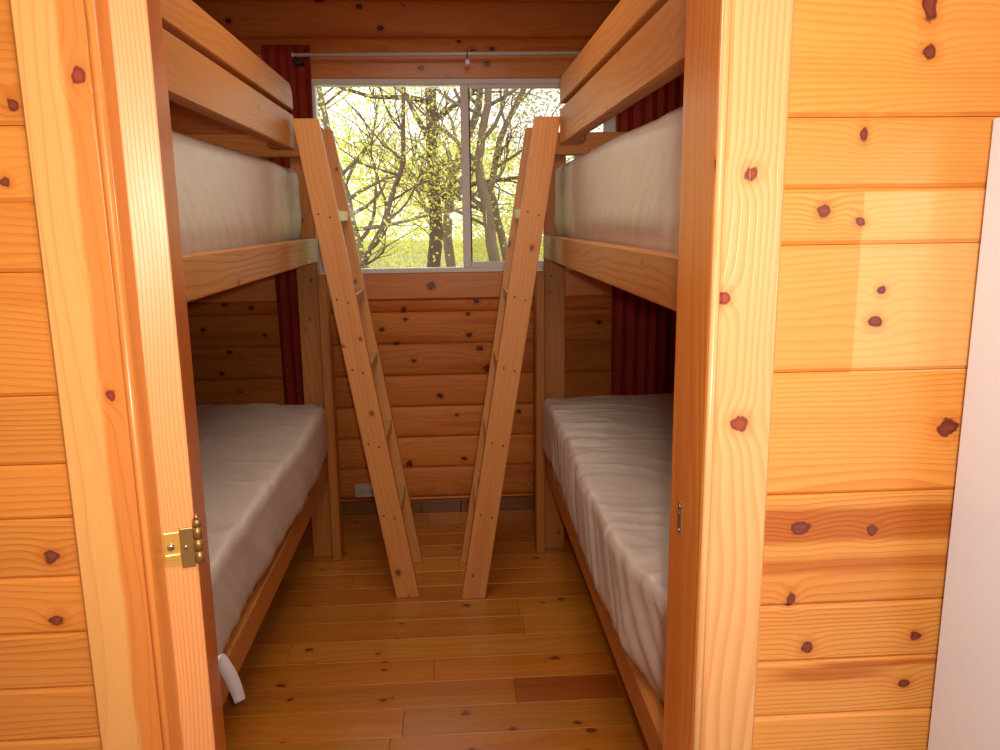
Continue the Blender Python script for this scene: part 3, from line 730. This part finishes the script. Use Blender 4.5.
def tree(x, y, pts, radii, mat, leafmat, seed, label, n_br=10, per=60, lsize=.037, br_len=1.6, br_from=.25, br_dir=None, twigs=5, group='trees outside the window', spread=.45, lkeep=1.0):
    """pts: trunk offsets from base"""
    rr = random.Random(seed); root = empty('tree', (x, y, GZ)); tag(root, label, 'tree', group)
    b = MB(); P_ = [Vector(p) for p in pts]
    # densify trunk
    D = []; Rr = []
    for i in range(len(P_) - 1):
        for k in range(5):
            f = k / 5; D.append(P_[i].lerp(P_[i + 1], f) + Vector((rr.uniform(-1, 1), rr.uniform(-1, 1), 0)) * radii[i] * .18); Rr.append(radii[i] * (1 - f) + radii[i + 1] * f)
    D.append(P_[-1]); Rr.append(radii[-1])
    b.tube(D, Rr, 10); tips = []
    for k in range(n_br):
        f = br_from + (1 - br_from) * (k + rr.random()) / n_br; idx = min(int(f * (len(D) - 1)), len(D) - 2)
        p = D[idx].copy(); an = rr.uniform(0, 2 * PI); el = rr.uniform(.2, 1.0)
        d = Vector((math.cos(an), math.sin(an) * .7, el)).normalized()
        L_ = br_len * rr.uniform(.5, 1.1); r0 = min(Rr[idx] * .55, .035); pl = [p]; q = p.copy()
        for s_ in range(7):
            d = (d + Vector((rr.uniform(-.35, .35), rr.uniform(-.3, .3), rr.uniform(-.2, .3)))).normalized(); q = q + d * L_ / 7; pl.append(q.copy())
        b.tube(pl, [r0 * (1 - i / 8.5) for i in range(8)], 5)
        for t_ in range(twigs):
            i0 = rr.randint(2, 6); q = pl[i0].copy(); dd = (d + Vector((rr.uniform(-1, 1), rr.uniform(-1, 1), rr.uniform(-.5, .9)))).normalized(); tl = [q.copy()]
            for s_ in range(4):
                dd = (dd + Vector((rr.uniform(-.4, .4), rr.uniform(-.4, .4), rr.uniform(-.3, .3)))).normalized(); q = q + dd * L_ * .13; tl.append(q.copy())
            b.tube(tl, [r0 * .3, r0 * .26, r0 * .2, r0 * .15, r0 * .1], 4, caps=False)
            tips.append(tl[-1]); tips.append(tl[2])
        tips.append(pl[-1])
    b.build('trunk', mat, root)
    cl = [(p, (spread, spread, spread * .8)) for p in tips if rr.random() < lkeep]
    per = int(per * 2.2)
    if per: leaves(cl, per, lsize, seed, 'foliage', leafmat, root)
    return root
# main dark trunk, centre of the left pane
tree(-0.20, 8.6, [(.0, 0, 0), (.02, 0, 1.2), (.05, 0, 2.0), (.03, 0, 3.0), (.05, .1, 5.5)], [.095, .078, .07, .06, .035], M['bark_d'], M['leaf_g'], 11,
     'straight dark tree trunk nearest the window, in the left pane', n_br=11, per=5, br_len=1.7, br_from=.3, twigs=6)
tree(0.12, 9.6, [(.0, 0, 0), (-.16, 0, 1.6), (-.08, 0, 2.3), (.25, 0, 3.1), (.4, .1, 4.8)], [.07, .06, .055, .045, .02], M['bark_l'], M['leaf_g'], 12,
     'slender leaning tree just right of the dark trunk', n_br=9, per=10, br_len=1.4)
tree(-1.02, 8.0, [(.12, 0, 0), (.16, 0, 1.3), (.02, 0, 2.0), (-.12, 0, 2.6), (-.35, 0, 4.0)], [.05, .045, .04, .03, .015], M['bark_l'], M['leaf_y'], 13,
     'thin branching tree in the left half of the left pane', n_br=14, per=9, br_len=1.9, br_from=.25, twigs=6)
tree(-0.95, 7.2, [(0, 0, 0), (.03, 0, 1.2), (.35, 0, 1.75), (.55, 0, 2.3), (.6, 0, 3.6)], [.032, .03, .026, .022, .012], M['bark_d'], M['leaf_y'], 14,
     'thin dark stem bending right across the left pane', n_br=12, per=6, br_len=1.1, br_from=.3, twigs=6)
tree(0.30, 7.4, [(.12, 0, 0), (.12, 0, 1.3), (.02, 0, 2.0), (-.04, 0, 2.3), (.06, 0, 2.8), (.15, 0, 4.2)], [.06, .055, .05, .042, .035, .02], M['bark_l'], M['leaf_d'], 15,
     'grey brown crooked trunk beside the middle bar of the window', n_br=9, per=10, br_len=1.2, br_from=.35, twigs=6)
tree(0.62, 8.2, [(0, 0, 0), (-.05, 0, 1.4), (-.2, 0, 2.1), (-.1, 0, 2.6), (.3, 0, 3.4), (.5, 0, 4.6)], [.045, .04, .036, .03, .024, .012], M['bark_l'], M['leaf_d'], 16,
     'slim twisting tree in the right pane', n_br=12, per=9, br_len=1.4, br_from=.25, twigs=6)
tree(1.35, 8.8, [(0, 0, 0), (-.1, 0, 1.5), (.1, 0, 2.6), (.0, 0, 4.5)], [.07, .06, .05, .02], M['bark_l'], M['leaf_d'], 17,
     'tree at the right side of the right pane', n_br=10, per=14, br_len=1.6)
tree(-2.3, 9.5, [(0, 0, 0), (.1, 0, 1.5), (.0, 0, 2.6), (.2, 0, 4.5)], [.08, .07, .05, .02], M['bark_l'], M['leaf_g'], 18,
     'tree at the left edge of the left pane', n_br=12, per=26, br_len=1.8)
# undergrowth and distant leaves nobody could count
rr = random.Random(5)
cl = [((rr.uniform(-3.2, 2.6), rr.uniform(8.5, 12), rr.uniform(GZ + .2, 1.15)), (.5, .5, .35)) for k in range(110)]
tag(leaves(cl, 230, .045, 31, 'undergrowth', M['leaf_g']), 'tangle of green undergrowth along the bottom of the window view', 'undergrowth', kind='stuff')
cl = []
for k in range(150):
    x = rr.uniform(-6, 4.5); top = 3.3 - .25 * abs(x + 1.6)
    cl.append(((x, rr.uniform(12, 17), rr.uniform(.9, max(1.6, top))), (.9, .9, .5)))
tag(leaves(cl, 230, .075, 32, 'distant_foliage', M['leaf_y']), 'bright yellow green foliage in the distance through the window', 'foliage', kind='stuff')
cl = [((rr.uniform(-5, 5), rr.uniform(11, 15), rr.uniform(2.6, 5.2)), (.9, .9, .5)) for k in range(60)]
tag(leaves(cl, 60, .055, 33, 'treetop_leaves', M['leaf_g']), 'scattered high leaves against the white sky', 'foliage', kind='stuff')
